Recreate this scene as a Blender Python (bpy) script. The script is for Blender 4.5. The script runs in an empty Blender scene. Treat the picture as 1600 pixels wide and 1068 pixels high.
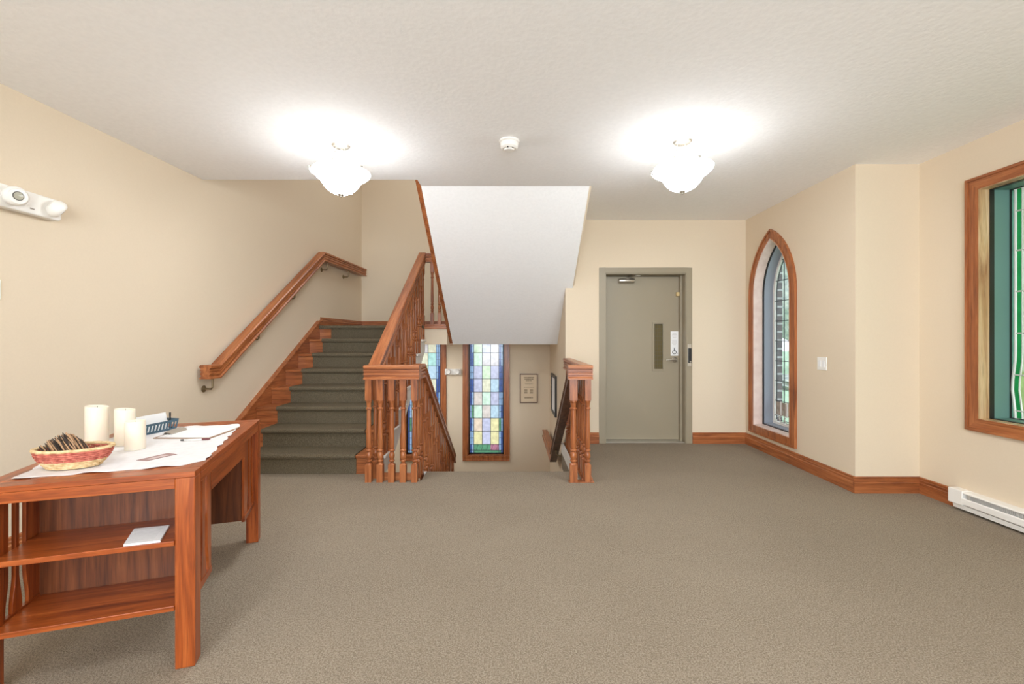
import bpy, bmesh, math, random
from mathutils import Vector, Matrix
random.seed(7)
PI = math.pi
S = bpy.context.scene
COL = S.collection

# ------------------------------------------------------------------ camera
EYE = 1.29
cam_d = bpy.data.cameras.new('camera')
cam = bpy.data.objects.new('camera', cam_d); COL.objects.link(cam)
cam.location = (0, 0, EYE); cam.rotation_euler = (PI/2, 0, 0)
cam_d.sensor_width = 36; cam_d.lens = 15.75
cam_d.shift_x = -2/1600; cam_d.shift_y = -5/1600
cam_d.clip_start = .02; cam_d.clip_end = 200
S.camera = cam
S.view_settings.view_transform = 'Standard'
S.view_settings.look = 'None'
S.view_settings.gamma = 1
S.view_settings.use_curve_mapping = False
S.view_settings.exposure = 0.64
S.cycles.max_bounces = 10; S.cycles.diffuse_bounces = 6; S.cycles.transparent_max_bounces = 12
S.cycles.sample_clamp_indirect = 6
S.cycles.use_denoising = True

# ------------------------------------------------------------------ sky
W = bpy.data.worlds.new('overcast_sky'); S.world = W; W.use_nodes = True
nt = W.node_tree; nt.nodes.clear()
wo = nt.nodes.new('ShaderNodeOutputWorld'); wb = nt.nodes.new('ShaderNodeBackground')
wb.inputs[0].default_value = (.88, .94, 1, 1); wb.inputs[1].default_value = 1.7
nt.links.new(wb.outputs[0], wo.inputs[0])

def lamp(name, kind, loc, power, color=(1, .95, .88), size=.1, size_y=None, rot=(0, 0, 0), parent=None):
    l = bpy.data.lights.new(name, kind); l.energy = power; l.color = color
    if kind == 'AREA':
        l.size = size
        if size_y: l.shape = 'RECTANGLE'; l.size_y = size_y
    else: l.shadow_soft_size = size
    o = bpy.data.objects.new(name, l); COL.objects.link(o); o.location = loc; o.rotation_euler = rot
    if parent: o.parent = parent
    return o
P_CHAND, P_BOWL = 2.6, 30          # bulb above each bowl, glow of the glass
P_FILL = 205                        # daylight area lamp, unseen, added behind the camera to brighten the room
lamp('rear_fill', 'AREA', (0.3, -3.9, 1.5), P_FILL, (.83, .93, 1), 4.2, 2.3, (PI/2, 0, 0))
lamp('upstairs_fill', 'AREA', (-1.2, 6.2, 5.3), 26, (.90, .96, 1), 1.6, 1.6)  # unseen lamp added to brighten the upper stairwell
lamp('downstairs_fill', 'AREA', (-2.0, 6.85, 1.195), 20, (.92, .97, 1), 1.2, .8)  # unseen lamp added under the landing to brighten the lower hall

# ------------------------------------------------------------------ materials
def lin(c):
    r = []
    for v in c[:3]:
        v = v/255 if v > 1.0001 else v
        r.append(v/12.92 if v <= .04045 else ((v+.055)/1.055)**2.4)
    return (*r, 1)
def mat(name, rgb, rough=.5, metal=0, **k):
    m = bpy.data.materials.new(name); m.use_nodes = True
    b = m.node_tree.nodes['Principled BSDF']
    b.inputs['Base Color'].default_value = lin(rgb)
    b.inputs['Roughness'].default_value = rough; b.inputs['Metallic'].default_value = metal
    for a, v in k.items(): b.inputs[a.replace('_', ' ')].default_value = v
    # slight procedural variation so that nothing is perfectly flat
    t = m.node_tree
    tc = t.nodes.new('ShaderNodeTexCoord'); n = t.nodes.new('ShaderNodeTexNoise'); n.inputs['Scale'].default_value = 9
    r = t.nodes.new('ShaderNodeMapRange'); r.inputs[3].default_value = rough*.9; r.inputs[4].default_value = min(1, rough*1.1)
    t.links.new(tc.outputs['Object'], n.inputs['Vector']); t.links.new(n.outputs[0], r.inputs[0]); t.links.new(r.outputs[0], b.inputs['Roughness'])
    return m
def ramp(t, stops):
    r = t.nodes.new('ShaderNodeValToRGB'); e = r.color_ramp.elements
    while len(e) < len(stops): e.new(.5)
    for q, (p, c) in zip(e, stops): q.position = p; q.color = lin(c)
    return r
def wood(name, axis, dark, mid, light, rough=.32, scale=1.0, slope=0):
    m = bpy.data.materials.new(name); m.use_nodes = True; t = m.node_tree; b = t.nodes['Principled BSDF']
    tc = t.nodes.new('ShaderNodeVectorRotate'); tc.rotation_type = 'X_AXIS'; tc.inputs['Angle'].default_value = -math.atan(slope)   # grain follows a raking rail
    t.links.new(t.nodes.new('ShaderNodeTexCoord').outputs['Object'], tc.inputs['Vector']); mp = t.nodes.new('ShaderNodeMapping')
    sc = [26*scale]*3; sc[axis] = 1.7*scale
    mp.inputs['Scale'].default_value = sc
    t.links.new(tc.outputs['Vector'], mp.inputs[0])
    n = t.nodes.new('ShaderNodeTexNoise'); n.inputs['Scale'].default_value = 1; n.inputs['Detail'].default_value = 6; n.inputs['Roughness'].default_value = .62; n.inputs['Distortion'].default_value = .7
    t.links.new(mp.outputs[0], n.inputs['Vector'])
    r = ramp(t, [(.32, dark), (.5, mid), (.70, light)]); t.links.new(n.outputs[0], r.inputs[0])
    # fine pores
    mp2 = t.nodes.new('ShaderNodeMapping'); s2 = [190]*3; s2[axis] = 7; mp2.inputs['Scale'].default_value = s2
    t.links.new(tc.outputs['Vector'], mp2.inputs[0])
    n2 = t.nodes.new('ShaderNodeTexNoise'); n2.inputs['Scale'].default_value = 1; n2.inputs['Detail'].default_value = 2
    t.links.new(mp2.outputs[0], n2.inputs['Vector'])
    r2 = t.nodes.new('ShaderNodeMapRange'); r2.inputs[1].default_value = .25; r2.inputs[2].default_value = .5; r2.inputs[3].default_value = .66; r2.inputs[4].default_value = 1
    t.links.new(n2.outputs[0], r2.inputs[0])
    mx = t.nodes.new('ShaderNodeMix'); mx.data_type = 'RGBA'; mx.blend_type = 'MULTIPLY'; mx.inputs[0].default_value = 1
    t.links.new(r.outputs[0], mx.inputs[6]); t.links.new(r2.outputs[0], mx.inputs[7]); t.links.new(mx.outputs[2], b.inputs['Base Color'])
    b.inputs['Roughness'].default_value = rough
    bp = t.nodes.new('ShaderNodeBump'); bp.inputs['Strength'].default_value = .08; bp.inputs['Distance'].default_value = .002
    t.links.new(n2.outputs[0], bp.inputs['Height']); t.links.new(bp.outputs[0], b.inputs['Normal'])
    return m
def bumpy(name, rgb, scale, strength, dist, rough=.9, rgb2=None, detail=4, kind='noise'):
    m = bpy.data.materials.new(name); m.use_nodes = True; t = m.node_tree; b = t.nodes['Principled BSDF']
    b.inputs['Roughness'].default_value = rough; b.inputs['Specular IOR Level'].default_value = .25
    tc = t.nodes.new('ShaderNodeTexCoord')
    if kind == 'voronoi':
        n = t.nodes.new('ShaderNodeTexVoronoi'); n.inputs['Scale'].default_value = scale; h = n.outputs['Distance']
    else:
        n = t.nodes.new('ShaderNodeTexNoise'); n.inputs['Scale'].default_value = scale; n.inputs['Detail'].default_value = detail; h = n.outputs[0]
    t.links.new(tc.outputs['Object'], n.inputs['Vector'])
    r = ramp(t, [(.3, rgb2 or rgb), (.65, rgb)]); t.links.new(h, r.inputs[0]); t.links.new(r.outputs[0], b.inputs['Base Color'])
    bp = t.nodes.new('ShaderNodeBump'); bp.inputs['Strength'].default_value = strength; bp.inputs['Distance'].default_value = dist
    t.links.new(h, bp.inputs['Height']); t.links.new(bp.outputs[0], b.inputs['Normal'])
    return m
def carpet(name, c_dark, c_mid, c_light, scale):
    m = bpy.data.materials.new(name); m.use_nodes = True; t = m.node_tree; b = t.nodes['Principled BSDF']
    b.inputs['Roughness'].default_value = .95; b.inputs['Specular IOR Level'].default_value = .1
    tc = t.nodes.new('ShaderNodeTexCoord')
    v = t.nodes.new('ShaderNodeTexVoronoi'); v.inputs['Scale'].default_value = scale
    n = t.nodes.new('ShaderNodeTexNoise'); n.inputs['Scale'].default_value = scale*.45; n.inputs['Detail'].default_value = 3
    w = t.nodes.new('ShaderNodeTexNoise'); w.inputs['Scale'].default_value = 1.3; w.inputs['Detail'].default_value = 3
    for q in (v, n, w): t.links.new(tc.outputs['Object'], q.inputs['Vector'])
    a = t.nodes.new('ShaderNodeMath'); a.operation = 'MULTIPLY_ADD'; a.inputs[1].default_value = -.55
    t.links.new(v.outputs['Distance'], a.inputs[0]); t.links.new(n.outputs[0], a.inputs[2])
    a2 = t.nodes.new('ShaderNodeMath'); a2.operation = 'MULTIPLY_ADD'; a2.inputs[1].default_value = .16
    t.links.new(w.outputs[0], a2.inputs[0]); t.links.new(a.outputs[0], a2.inputs[2])
    r = ramp(t, [(.12, c_dark), (.32, c_mid), (.55, c_light)]); t.links.new(a2.outputs[0], r.inputs[0]); t.links.new(r.outputs[0], b.inputs['Base Color'])
    bp = t.nodes.new('ShaderNodeBump'); bp.inputs['Strength'].default_value = .45; bp.inputs['Distance'].default_value = .003
    t.links.new(a.outputs[0], bp.inputs['Height']); t.links.new(bp.outputs[0], b.inputs['Normal'])
    return m
def glass(name, rgb, glow=1.0, clear=.35, scale=60):
    """coloured glass: part see-through, part milky"""
    m = bpy.data.materials.new(name); m.use_nodes = True; t = m.node_tree; t.nodes.remove(t.nodes['Principled BSDF'])
    out = t.nodes['Material Output']
    tr = t.nodes.new('ShaderNodeBsdfTransparent'); tl = t.nodes.new('ShaderNodeBsdfTranslucent'); gl = t.nodes.new('ShaderNodeBsdfGlossy')
    gl.inputs['Roughness'].default_value = .12; gl.inputs[0].default_value = (.9, .9, .9, 1)
    tc = t.nodes.new('ShaderNodeTexCoord'); n = t.nodes.new('ShaderNodeTexNoise'); n.inputs['Scale'].default_value = scale*.25; n.inputs['Detail'].default_value = 4
    t.links.new(tc.outputs['Object'], n.inputs['Vector'])
    c = tuple(x*glow for x in lin(rgb)[:3])+(1,); d = tuple(x*.72 for x in c[:3])
    r = t.nodes.new('ShaderNodeValToRGB'); r.color_ramp.elements[0].position = .3; r.color_ramp.elements[1].position = .7
    r.color_ramp.elements[0].color = (*d, 1); r.color_ramp.elements[1].color = c
    t.links.new(n.outputs[0], r.inputs[0]); t.links.new(r.outputs[0], tr.inputs[0]); t.links.new(r.outputs[0], tl.inputs[0])
    m1 = t.nodes.new('ShaderNodeMixShader'); m1.inputs[0].default_value = clear
    t.links.new(tl.outputs[0], m1.inputs[1]); t.links.new(tr.outputs[0], m1.inputs[2])
    m2 = t.nodes.new('ShaderNodeMixShader'); m2.inputs[0].default_value = .05
    t.links.new(m1.outputs[0], m2.inputs[1]); t.links.new(gl.outputs[0], m2.inputs[2]); t.links.new(m2.outputs[0], out.inputs[0])
    return m

OD, OM, OL = (120, 64, 35), (162, 94, 53), (188, 120, 73)
OAK = [wood('oak_%s' % 'xyz'[i], i, OD, OM, OL, .30) for i in range(3)]
OAKUP = wood('raking_oak', 1, OD, OM, OL, .30, slope=.68); OAKDN = wood('falling_oak', 1, OD, OM, OL, .30, slope=-.64)
DSK = [wood('desk_oak_%s' % 'xyz'[i], i, (112, 48, 18), (156, 75, 30), (184, 99, 46), .28) for i in range(3)]
M = dict(
    wall=bumpy('cream_wall', (221, 204, 180), 90, .05, .002, .75, (219, 202, 178)),
    ceil=bumpy('stipple_ceiling', (249, 248, 248), 38, .4, .005, .95, (245, 244, 244), 8),
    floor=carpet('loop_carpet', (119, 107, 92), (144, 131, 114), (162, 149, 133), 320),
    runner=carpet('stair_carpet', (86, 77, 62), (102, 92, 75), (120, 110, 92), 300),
    white=mat('white_plastic', (238, 234, 228), .4), offw=mat('white_paint', (226, 222, 216), .5),
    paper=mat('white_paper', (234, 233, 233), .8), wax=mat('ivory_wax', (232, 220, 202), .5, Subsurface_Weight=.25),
    grey=mat('taupe_paint', (150, 138, 116), .42), nickel=mat('brushed_nickel', (196, 190, 180), .32, .9),
    bronze=mat('antique_brass', (124, 104, 74), .45, .4), black=mat('black_plastic', (28, 26, 25), .45), dark=mat('unlit_tone', (60, 52, 38), .6),
    lead=mat('grey_came', (86, 88, 92), .5, .5), lcame=mat('bright_came', (206, 206, 198), .45, .3), blackf=mat('black_frame', (34, 30, 28), .4),
    bluep=mat('blue_plastic', (70, 98, 116), .45), red=bumpy('red_wicker', (206, 122, 104), 60, .6, .004, .7, (158, 74, 62)),
    wick=bumpy('straw_wicker', (232, 204, 160), 60, .6, .004, .7, (190, 156, 108)), twigd=mat('dark_twig', (58, 44, 36), .8), twigl=mat('tan_twig', (176, 138, 104), .8),
    cloth=bumpy('white_cloth', (230, 227, 227), 30, .25, .003, .9, (222, 219, 219)), mark=mat('grey_print', (150, 140, 130), .8),
    pink=mat('dusty_print', (158, 126, 122), .6), brown=mat('hardboard', (150, 118, 92), .6), parch=mat('aged_paper', (226, 205, 176), .8), ink=mat('brown_ink', (120, 100, 74), .8),
    brass=mat('pale_brass', (206, 180, 130), .4, .5), grass=bumpy('lawn', (176, 204, 172), 8, .3, .02, .95, (150, 186, 152)), sash=mat('grey_sash', (148, 154, 166), .5),
    teal=mat('teal_sash', (104, 138, 130), .45), silver=mat('silver_frame', (200, 196, 188), .3, .7),
)
m = bpy.data.materials.new('dark_brick'); m.use_nodes = True; t = m.node_tree; b = t.nodes['Principled BSDF']
tc = t.nodes.new('ShaderNodeTexCoord'); mp = t.nodes.new('ShaderNodeMapping'); mp.inputs['Rotation'].default_value = (PI/2, 0, 0)
br = t.nodes.new('ShaderNodeTexBrick'); br.inputs['Scale'].default_value = 2.4; br.inputs['Color1'].default_value = lin((92, 78, 88)); br.inputs['Color2'].default_value = lin((112, 92, 96))
br.inputs['Mortar'].default_value = lin((196, 196, 204)); br.inputs['Mortar Size'].default_value = .03
t.links.new(tc.outputs['Object'], mp.inputs[0]); t.links.new(mp.outputs[0], br.inputs[0]); t.links.new(br.outputs[0], b.inputs['Base Color']); M['brick'] = m
m = bpy.data.materials.new('lit_bowl'); m.use_nodes = True; b = m.node_tree.nodes['Principled BSDF']
b.inputs['Base Color'].default_value = (.9, .88, .84, 1); b.inputs['Emission Color'].default_value = (.89, .95, 1, 1); b.inputs['Emission Strength'].default_value = P_BOWL; b.inputs['Roughness'].default_value = .25
M['bowl'] = m
m = m.copy(); m.name = 'bowl_inside'; m.node_tree.nodes['Principled BSDF'].inputs['Emission Strength'].default_value = 1.8; M['bowl_in'] = m

# ------------------------------------------------------------------ mesh helpers
class MB:
    def __init__(s): s.v = []; s.f = []; s.mi = []
    def add(s, vs, fs, mi=0):
        n = len(s.v); s.v += [tuple(p) for p in vs]; s.f += [tuple(i+n for i in f) for f in fs]; s.mi += [mi]*len(fs); return s
    def box(s, x0, x1, y0, y1, z0, z1, mi=0):
        vs = [(x, y, z) for x in (x0, x1) for y in (y0, y1) for z in (z0, z1)]
        return s.add(vs, [(0, 1, 3, 2), (4, 6, 7, 5), (0, 4, 5, 1), (2, 3, 7, 6), (0, 2, 6, 4), (1, 5, 7, 3)], mi)
    def prism(s, pts, axis, a, b, mi=0):
        """extrude a 2D outline along an axis; pts are (y,z) for x, (x,z) for y, (x,y) for z"""
        def put(p, d):
            return (d, p[0], p[1]) if axis == 0 else ((p[0], d, p[1]) if axis == 1 else (p[0], p[1], d))
        n = len(pts); vs = [put(p, a) for p in pts]+[put(p, b) for p in pts]
        fs = [tuple(range(n)), tuple(range(2*n-1, n-1, -1))]+[(i, n+i, n+(i+1) % n, (i+1) % n) for i in range(n)]
        return s.add(vs, fs, mi)
    def sweep(s, prof, path, side=Vector((1, 0, 0)), mi=0):
        """prof: (lateral, vertical) outline carried along a path; lateral = given side vector, mitred vertically"""
        n = len(prof); vs = []
        for p in path:
            p = Vector(p)
            for a, c in prof: vs.append(tuple(p+side*a+Vector((0, 0, c))))
        fs = [tuple(range(n)), tuple(range(len(vs)-1, len(vs)-n-1, -1))]
        for k in range(len(path)-1):
            fs += [(k*n+i, (k+1)*n+i, (k+1)*n+(i+1) % n, k*n+(i+1) % n) for i in range(n)]
        return s.add(vs, fs, mi)
    def lathe(s, prof, c=(0, 0, 0), seg=20, mi=0, sx=1, sy=1):
        n = len(prof); vs = []; fs = []
        for i in range(seg):
            a = 2*PI*i/seg
            for r, z in prof: vs.append((c[0]+r*math.cos(a)*sx, c[1]+r*math.sin(a)*sy, c[2]+z))
        for i in range(seg):
            j = (i+1) % seg
            for k in range(n-1): fs.append((i*n+k, j*n+k, j*n+k+1, i*n+k+1))
        if prof[0][0] > 1e-5: fs.append(tuple(i*n for i in reversed(range(seg))))
        if prof[-1][0] > 1e-5: fs.append(tuple(i*n+n-1 for i in range(seg)))
        return s.add(vs, fs, mi)
    def tube(s, path, r, seg=8, mi=0):
        path = [Vector(p) for p in path]; vs = []; fs = []; up = Vector((0, 0, 1))
        for i, p in enumerate(path):
            d = (path[min(i+1, len(path)-1)]-path[max(i-1, 0)]).normalized()
            ref = up if abs(d.z) < .95 else Vector((1, 0, 0))
            a = d.cross(ref).normalized(); b = d.cross(a)
            rr = r[i] if isinstance(r, (list, tuple)) else r
            for k in range(seg):
                q = 2*PI*k/seg; vs.append(tuple(p+a*rr*math.cos(q)+b*rr*math.sin(q)))
        for i in range(len(path)-1):
            for k in range(seg): fs.append((i*seg+k, i*seg+(k+1) % seg, (i+1)*seg+(k+1) % seg, (i+1)*seg+k))
        fs += [tuple(reversed(range(seg))), tuple(range(len(vs)-seg, len(vs)))]
        return s.add(vs, fs, mi)
    def xf(s, mt):
        s.v = [tuple(mt @ Vector(p)) for p in s.v]; return s
    def build(s, name, m, parent=None, smooth=False, bevel=0, origin=None, kind=None, label=None):
        """vertices are in world space unless the parent is given with local=True data; origin shifts them"""
        me = bpy.data.meshes.new(name)
        off = Vector((0, 0, 0))
        if parent is not None and parent.get('_w'): off = Vector(parent['_w'])
        if origin is not None: off = Vector(origin)
        vs = [tuple(Vector(p)-off) for p in s.v]
        me.from_pydata(vs, [], s.f)
        for mm in (m if isinstance(m, (list, tuple)) else [m]): me.materials.append(mm)
        for p, i in zip(me.polygons, s.mi): p.material_index = i; p.use_smooth = bool(smooth)
        bm = bmesh.new(); bm.from_mesh(me)
        bmesh.ops.remove_doubles(bm, verts=bm.verts, dist=1e-5)
        bmesh.ops.dissolve_degenerate(bm, edges=bm.edges, dist=1e-6)
        bmesh.ops.recalc_face_normals(bm, faces=bm.faces)
        if smooth == 'auto':
            for e in bm.edges:
                if len(e.link_faces) == 2 and e.calc_face_angle(0) > .6: e.smooth = False
        bm.to_mesh(me); bm.free()
        o = bpy.data.objects.new(name, me); COL.objects.link(o)
        if origin is not None and parent is None: o.location = origin
        if parent is not None: o.parent = parent
        if bevel:
            b = o.modifiers.new('bevel', 'BEVEL'); b.width = bevel; b.segments = 2; b.limit_method = 'ANGLE'; b.angle_limit = .7
        if kind: o['kind'] = kind
        if label: o['label'] = label
        return o
def thing(name, label, cat, loc=(0, 0, 0), rotz=0, group=None, world=True):
    o = bpy.data.objects.new(name, None); COL.objects.link(o); o.empty_display_size = .1
    o.location = loc; o.rotation_euler = (0, 0, rotz); o['label'] = label; o['category'] = cat
    if group: o['group'] = group
    if world: WL.append(o); o['_w'] = list(loc)
    return o
WL = []
def tag(o, label, cat, group=None):
    o['label'] = label; o['category'] = cat
    if group: o['group'] = group
    return o
def struct(name, mb, m, **k): return mb.build(name, m, kind='structure', **k)
def sroot(name, loc):
    o = bpy.data.objects.new(name, None); COL.objects.link(o); o.location = loc; o['kind'] = 'structure'; o['_w'] = list(loc); WL.append(o); return o

# ------------------------------------------------------------------ the room
H = 2.755; YD = 5.53; YB = 7.9; XA = 2.87; XR = 3.41; YJ = 3.76; XS = .645
NR, R0, T, N1 = 8, .183, .286, 4.26           # risers, rise, run, first nosing
LAND = NR*R0; YL = N1+7*T                     # landing height and its front edge
def XL(y): return -2.865+.05*(y-4.1)          # left wall face
LOW = -1.464
# floor slabs (one floor, with the stairwell notched out)
fb = MB()
fb.prism([(-3.05, -3.0), (3.7, -3.0), (3.7, 4.09), (-3.05, 4.09)], 2, -.3, 0)
fb.box(-3.05, -1.24, 4.09, 4.34, -.3, 0)
fb.box(-.84, 3.7, 4.09, 4.36, -.3, 0)
fb.box(.60, 3.7, 4.36, YD, -.3, 0)
fb.box(.9, 2.4, YD, 5.78, -.3, 0)
struct('floor', fb, M['floor'])
struct('floor_lower', MB().box(-3.1, .9, 4.0, 8.2, LOW-.2, LOW), M['floor'])
# ceiling
cb = MB()
cb.box(-3.1, 3.7, -3.0, 4.13, H, H+.34); cb.box(-.885, 3.7, 4.13, 4.30, H, H+.34); cb.box(.731, 3.7, 4.30, YD+.2, H, H+.34)
struct('ceiling', cb, M['ceil'])
struct('ceiling_upper', MB().box(-3.2, 1.2, 3.0, 8.2, 5.6, 5.8), M['ceil'])
# left wall (very slightly out of square)
lw = MB(); y0, y1 = -3.0, 8.1
lw.prism([(XL(y0), y0), (XL(y1), y1), (XL(y1)-.2, y1), (XL(y0)-.2, y0)], 2, LOW-.2, 5.6)
struct('wall_left', lw, M['wall'])
# back wall of the stairwell with two tall window openings in its lower storey
ZW0, ZW1 = -.765, 1.21
W1 = (-1.90, -1.27); W2 = (-.80, -.155)
bw = MB()
for a, b_ in ((-3.1, W1[0]), (W1[1], W2[0]), (W2[1], .9)): bw.box(a, b_, YB, YB+.2, LOW-.2, 5.6)
for a, b_ in (W1, W2): bw.box(a, b_, YB, YB+.2, LOW-.2, ZW0); bw.box(a, b_, YB, YB+.2, ZW1, 5.6)
struct('wall_back', bw, M['wall'])
# stairwell right wall, door wall, upper wall beside the upper flight
struct('wall_stairwell', MB().box(XS, XS+.16, YD+.16, YB, LOW-.2, 5.6), M['wall'])
DX0, DX1, DZ = 1.135, 2.13, 2.10
dw = MB(); dw.box(XS, DX0, YD, YD+.16, -1.7, H+.1); dw.box(DX1, XA+.25, YD, YD+.16, -.3, H+.1); dw.box(DX0, DX1, YD, YD+.16, DZ, H+.1)
struct('wall_door', dw, M['wall'])
struct('wall_upper', MB().box(.731, .86, 3.9, YD+.16, H+.34, 5.6).box(-3.2, .86, 3.0, 3.2, H+.34, 5.6), M['wall'])
# wall with the arched window
AC, AHW, AZ0, AZS, AZT = 4.975, .352, .27, 1.80, 2.405   # centre, half opening, sill, springing, apex
def arch(hw, zs, zt, n=10):
    h = zt-zs; R = (h*h+hw*hw)/(2*hw)        # two arcs centred on the springing line
    th = math.asin(h/R); return [(hw-R+R*math.cos(th*i/n), zs+R*math.sin(th*i/n)) for i in range(n+1)]
def outline(hw, z0, zs, zt, n=10):           # closed outline of the lancet, (dy,z)
    a = arch(hw, zs, zt, n); return [(-hw, z0), (hw, z0)]+a+[(-y, z) for y, z in reversed(a[:-1])]
aw = MB(); ar = arch(AHW, AZS, AZT)
aw.prism([(YJ, 0), (AC, 0), (AC, AZ0), (AC-AHW, AZ0)]+[(AC-y, z) for y, z in ar]+[(AC, H+.1), (YJ, H+.1)], 0, XA, XA+.2)
aw.prism([(YD+.16, 0), (AC, 0), (AC, AZ0), (AC+AHW, AZ0)]+[(AC+y, z) for y, z in ar]+[(AC, H+.1), (YD+.16, H+.1)], 0, XA, XA+.2)
struct('wall_arched_window', aw, M['wall'])
struct('wall_jog', MB().box(XA+.2, XR+.2, YJ, YJ+.2, 0, H+.1), M['wall'])
RW = (2.15, 3.267, .705, 2.38)
rw = MB(); rw.box(XR, XR+.2, RW[1], YJ-.0, 0, H+.1); rw.box(XR, XR+.2, -3.0, RW[0], 0, H+.1); rw.box(XR, XR+.2, RW[0], RW[1], 0, RW[2]); rw.box(XR, XR+.2, RW[0], RW[1], RW[3], H+.1)
struct('wall_right', rw, M['wall'])
fw = MB(); fw.box(-3.5, -1.8, -3.2, -3.0, 0, H+.1); fw.box(2.4, 3.7, -3.2, -3.0, 0, H+.1); fw.box(-1.8, 2.4, -3.2, -3.0, 2.5, H+.1)
struct('wall_front', fw, M['wall'])
struct('wall_under_floor', MB().box(-3.1, .9, 3.9, 4.05, LOW-.2, -.3), M['wall'])

# baseboards: moulded profile, a = out from wall, z = up
BB = [(0, 0), (.020, 0), (.020, .085), (.014, .092), (.014, .108), (.009, .112), (.009, .130), (0, .135)]
def base(name, p, q, mt, z=0):
    p, q = Vector((*p, z)), Vector((*q, z)); d = (q-p).normalized(); nrm = Vector((-d.y, d.x, 0))   # out = left of travel
    mb = MB().sweep([(a, c) for a, c in BB], [p, q], side=nrm)
    return struct(name, mb, mt)
base('baseboard_door_left', (DX0-.08, YD), (XS+.0, YD), OAK[0])
base('baseboard_door_right', (XA, YD), (DX1+.08, YD), OAK[0])
base('baseboard_arched', (XA, YJ), (XA, YD), OAK[1])
base('baseboard_jog', (XR, YJ), (XA-.02, YJ), OAK[0])
base('baseboard_right', (XR, 3.42), (XR, YJ), OAK[1])
base('baseboard_left', (XL(4.2), 4.2), (XL(-2.9), -2.9), OAK[1])
base('baseboard_landing_left', (XL(YB), YB), (XL(YL+.12), YL+.12), OAK[1], LAND)
base('baseboard_landing_back', (XS, YB), (XL(YB), YB), OAK[0], LAND)
base('baseboard_lower_back', (XS, YB), (XL(YB), YB), OAK[0], LOW)

# ------------------------------------------------------------------ door
dr = sroot('door_1', (1.63, YD+.18, 0)); FX0, FX1, FZ = 1.058, 2.204, 2.167
fr = MB()
for (x0, x1, s) in ((FX0, DX0, 0), (DX1, FX1, 0)): fr.box(x0, x1, YD-.012, YD, 0, FZ)
fr.box(DX0, DX1, YD-.012, YD, DZ, FZ)
fr.box(DX0, DX0+.012, YD-.0, YD+.2, 0, DZ); fr.box(DX1-.008, DX1, YD, YD+.2, 0, DZ); fr.box(DX0, DX1, YD, YD+.2, DZ-.012, DZ)
fr.box(DX1-.03, DX1-.008, YD+.10, YD+.2, 0, DZ-.01)
fr.build('door_frame', M['grey'], dr, bevel=.002)
lf = MB(); LX0, LX1, LY, LZ = 1.15, 2.105, YD+.165, 2.08
wx0, wx1, wz0, wz1 = 1.785, 1.905, .90, 1.485
lf.box(LX0, wx0, LY, LY+.045, .01, LZ); lf.box(wx1, LX1, LY, LY+.045, .01, LZ); lf.box(wx0, wx1, LY, LY+.045, .01, wz0); lf.box(wx0, wx1, LY, LY+.045, wz1, LZ)
leaf = lf.build('door_leaf', M['grey'], dr)
g = MB()
for a in ((wx0-.02, wx0+.006, wz0-.02, wz1+.02), (wx1-.006, wx1+.02, wz0-.02, wz1+.02)): g.box(a[0], a[1], LY-.008, LY+.01, a[2], a[3])
g.box(wx0, wx1, LY-.008, LY+.01, wz0-.02, wz0+.006); g.box(wx0, wx1, LY-.008, LY+.01, wz1-.006, wz1+.02)
g.build('vision_panel_frame', M['grey'], dr, bevel=.002)
M['dglass'] = mat('dim_glass', (92, 80, 46), .08)
MB().box(wx0, wx1, LY+.018, LY+.024, wz0, wz1).build('vision_panel', M['dglass'], dr)
g = MB()
for i in range(12): g.box(wx0, wx1, LY+.0165, LY+.018, wz0+.02+i*.05, wz0+.0215+i*.05)
for i in range(3): g.box(wx0+.025+i*.03, wx0+.0265+i*.03, LY+.0165, LY+.018, wz0, wz1)
g.build('glass_wire', M['lead'], dr)
for z in (1.80, 1.06, .24):
    MB().lathe([(.009, -.06), (.009, .06)], (LX0-.006, LY-.008, z), 10).box(LX0-.004, LX0+.012, LY-.004, LY+.0, z-.05, z+.05).build('hinge', M['nickel'], dr)
hd = MB(); hx, hz = 2.05, 1.025
hd.xf(Matrix()); q = MB().lathe([(.034, 0), (.034, .010), (.026, .016), (.014, .03), (.012, .055)], (0, 0, 0), 20); q.xf(Matrix.Translation((hx, LY, hz)) @ Matrix.Rotation(PI/2, 4, 'X')); hd.add(q.v, q.f)
hd.tube([(hx, LY-.05, hz), (hx-.03, LY-.056, hz+.002), (hx-.075, LY-.056, hz+.002), (hx-.12, LY-.05, hz-.004)], [.015, .013, .011, .009], 10)
hd.build('lever_handle', M['nickel'], dr, smooth='auto')
cl = MB(); cl.box(1.33, 1.53, LY-.06, LY, 2.0, 2.045); q = MB().lathe([(.024, -.10), (.028, -.09), (.028, .09), (.024, .10)], (0, 0, 0), 14); q.xf(Matrix.Translation((1.43, LY-.05, 2.022)) @ Matrix.Rotation(PI/2, 4, 'Y')); cl.add(q.v, q.f)
closer = cl.build('door_closer', M['nickel'], dr, smooth='auto', bevel=.003)
MB().tube([(1.43, LY-.05, 2.05), (1.47, LY-.12, 2.062), (1.56, LY-.03, 2.085)], .008, 8).box(1.54, 1.60, LY-.06, LY-.02, 2.08, 2.088).build('closer_arm', M['nickel'], dr)
MB().box(2.065, 2.12, LY-.03, LY-.001, 1.83, 1.88).build('door_contact', M['brass'], dr, bevel=.003)
sg = tag(MB().box(2.0, 2.095, LY-.003, LY-.0005, 1.075, 1.385).build('door_notice', M['paper'], origin=(2.05, LY-.003, 1.075)), 'white paper notice with a wheelchair symbol above the door lever', 'sign')
g = MB(); wcx, wcz, yy = 2.05, 1.125, LY-.0045
ring = [(wcx-.004+.024*math.cos(a), yy, wcz-.004+.024*math.sin(a)) for a in [PI*.62+i*PI*1.22/14 for i in range(15)]]
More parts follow.
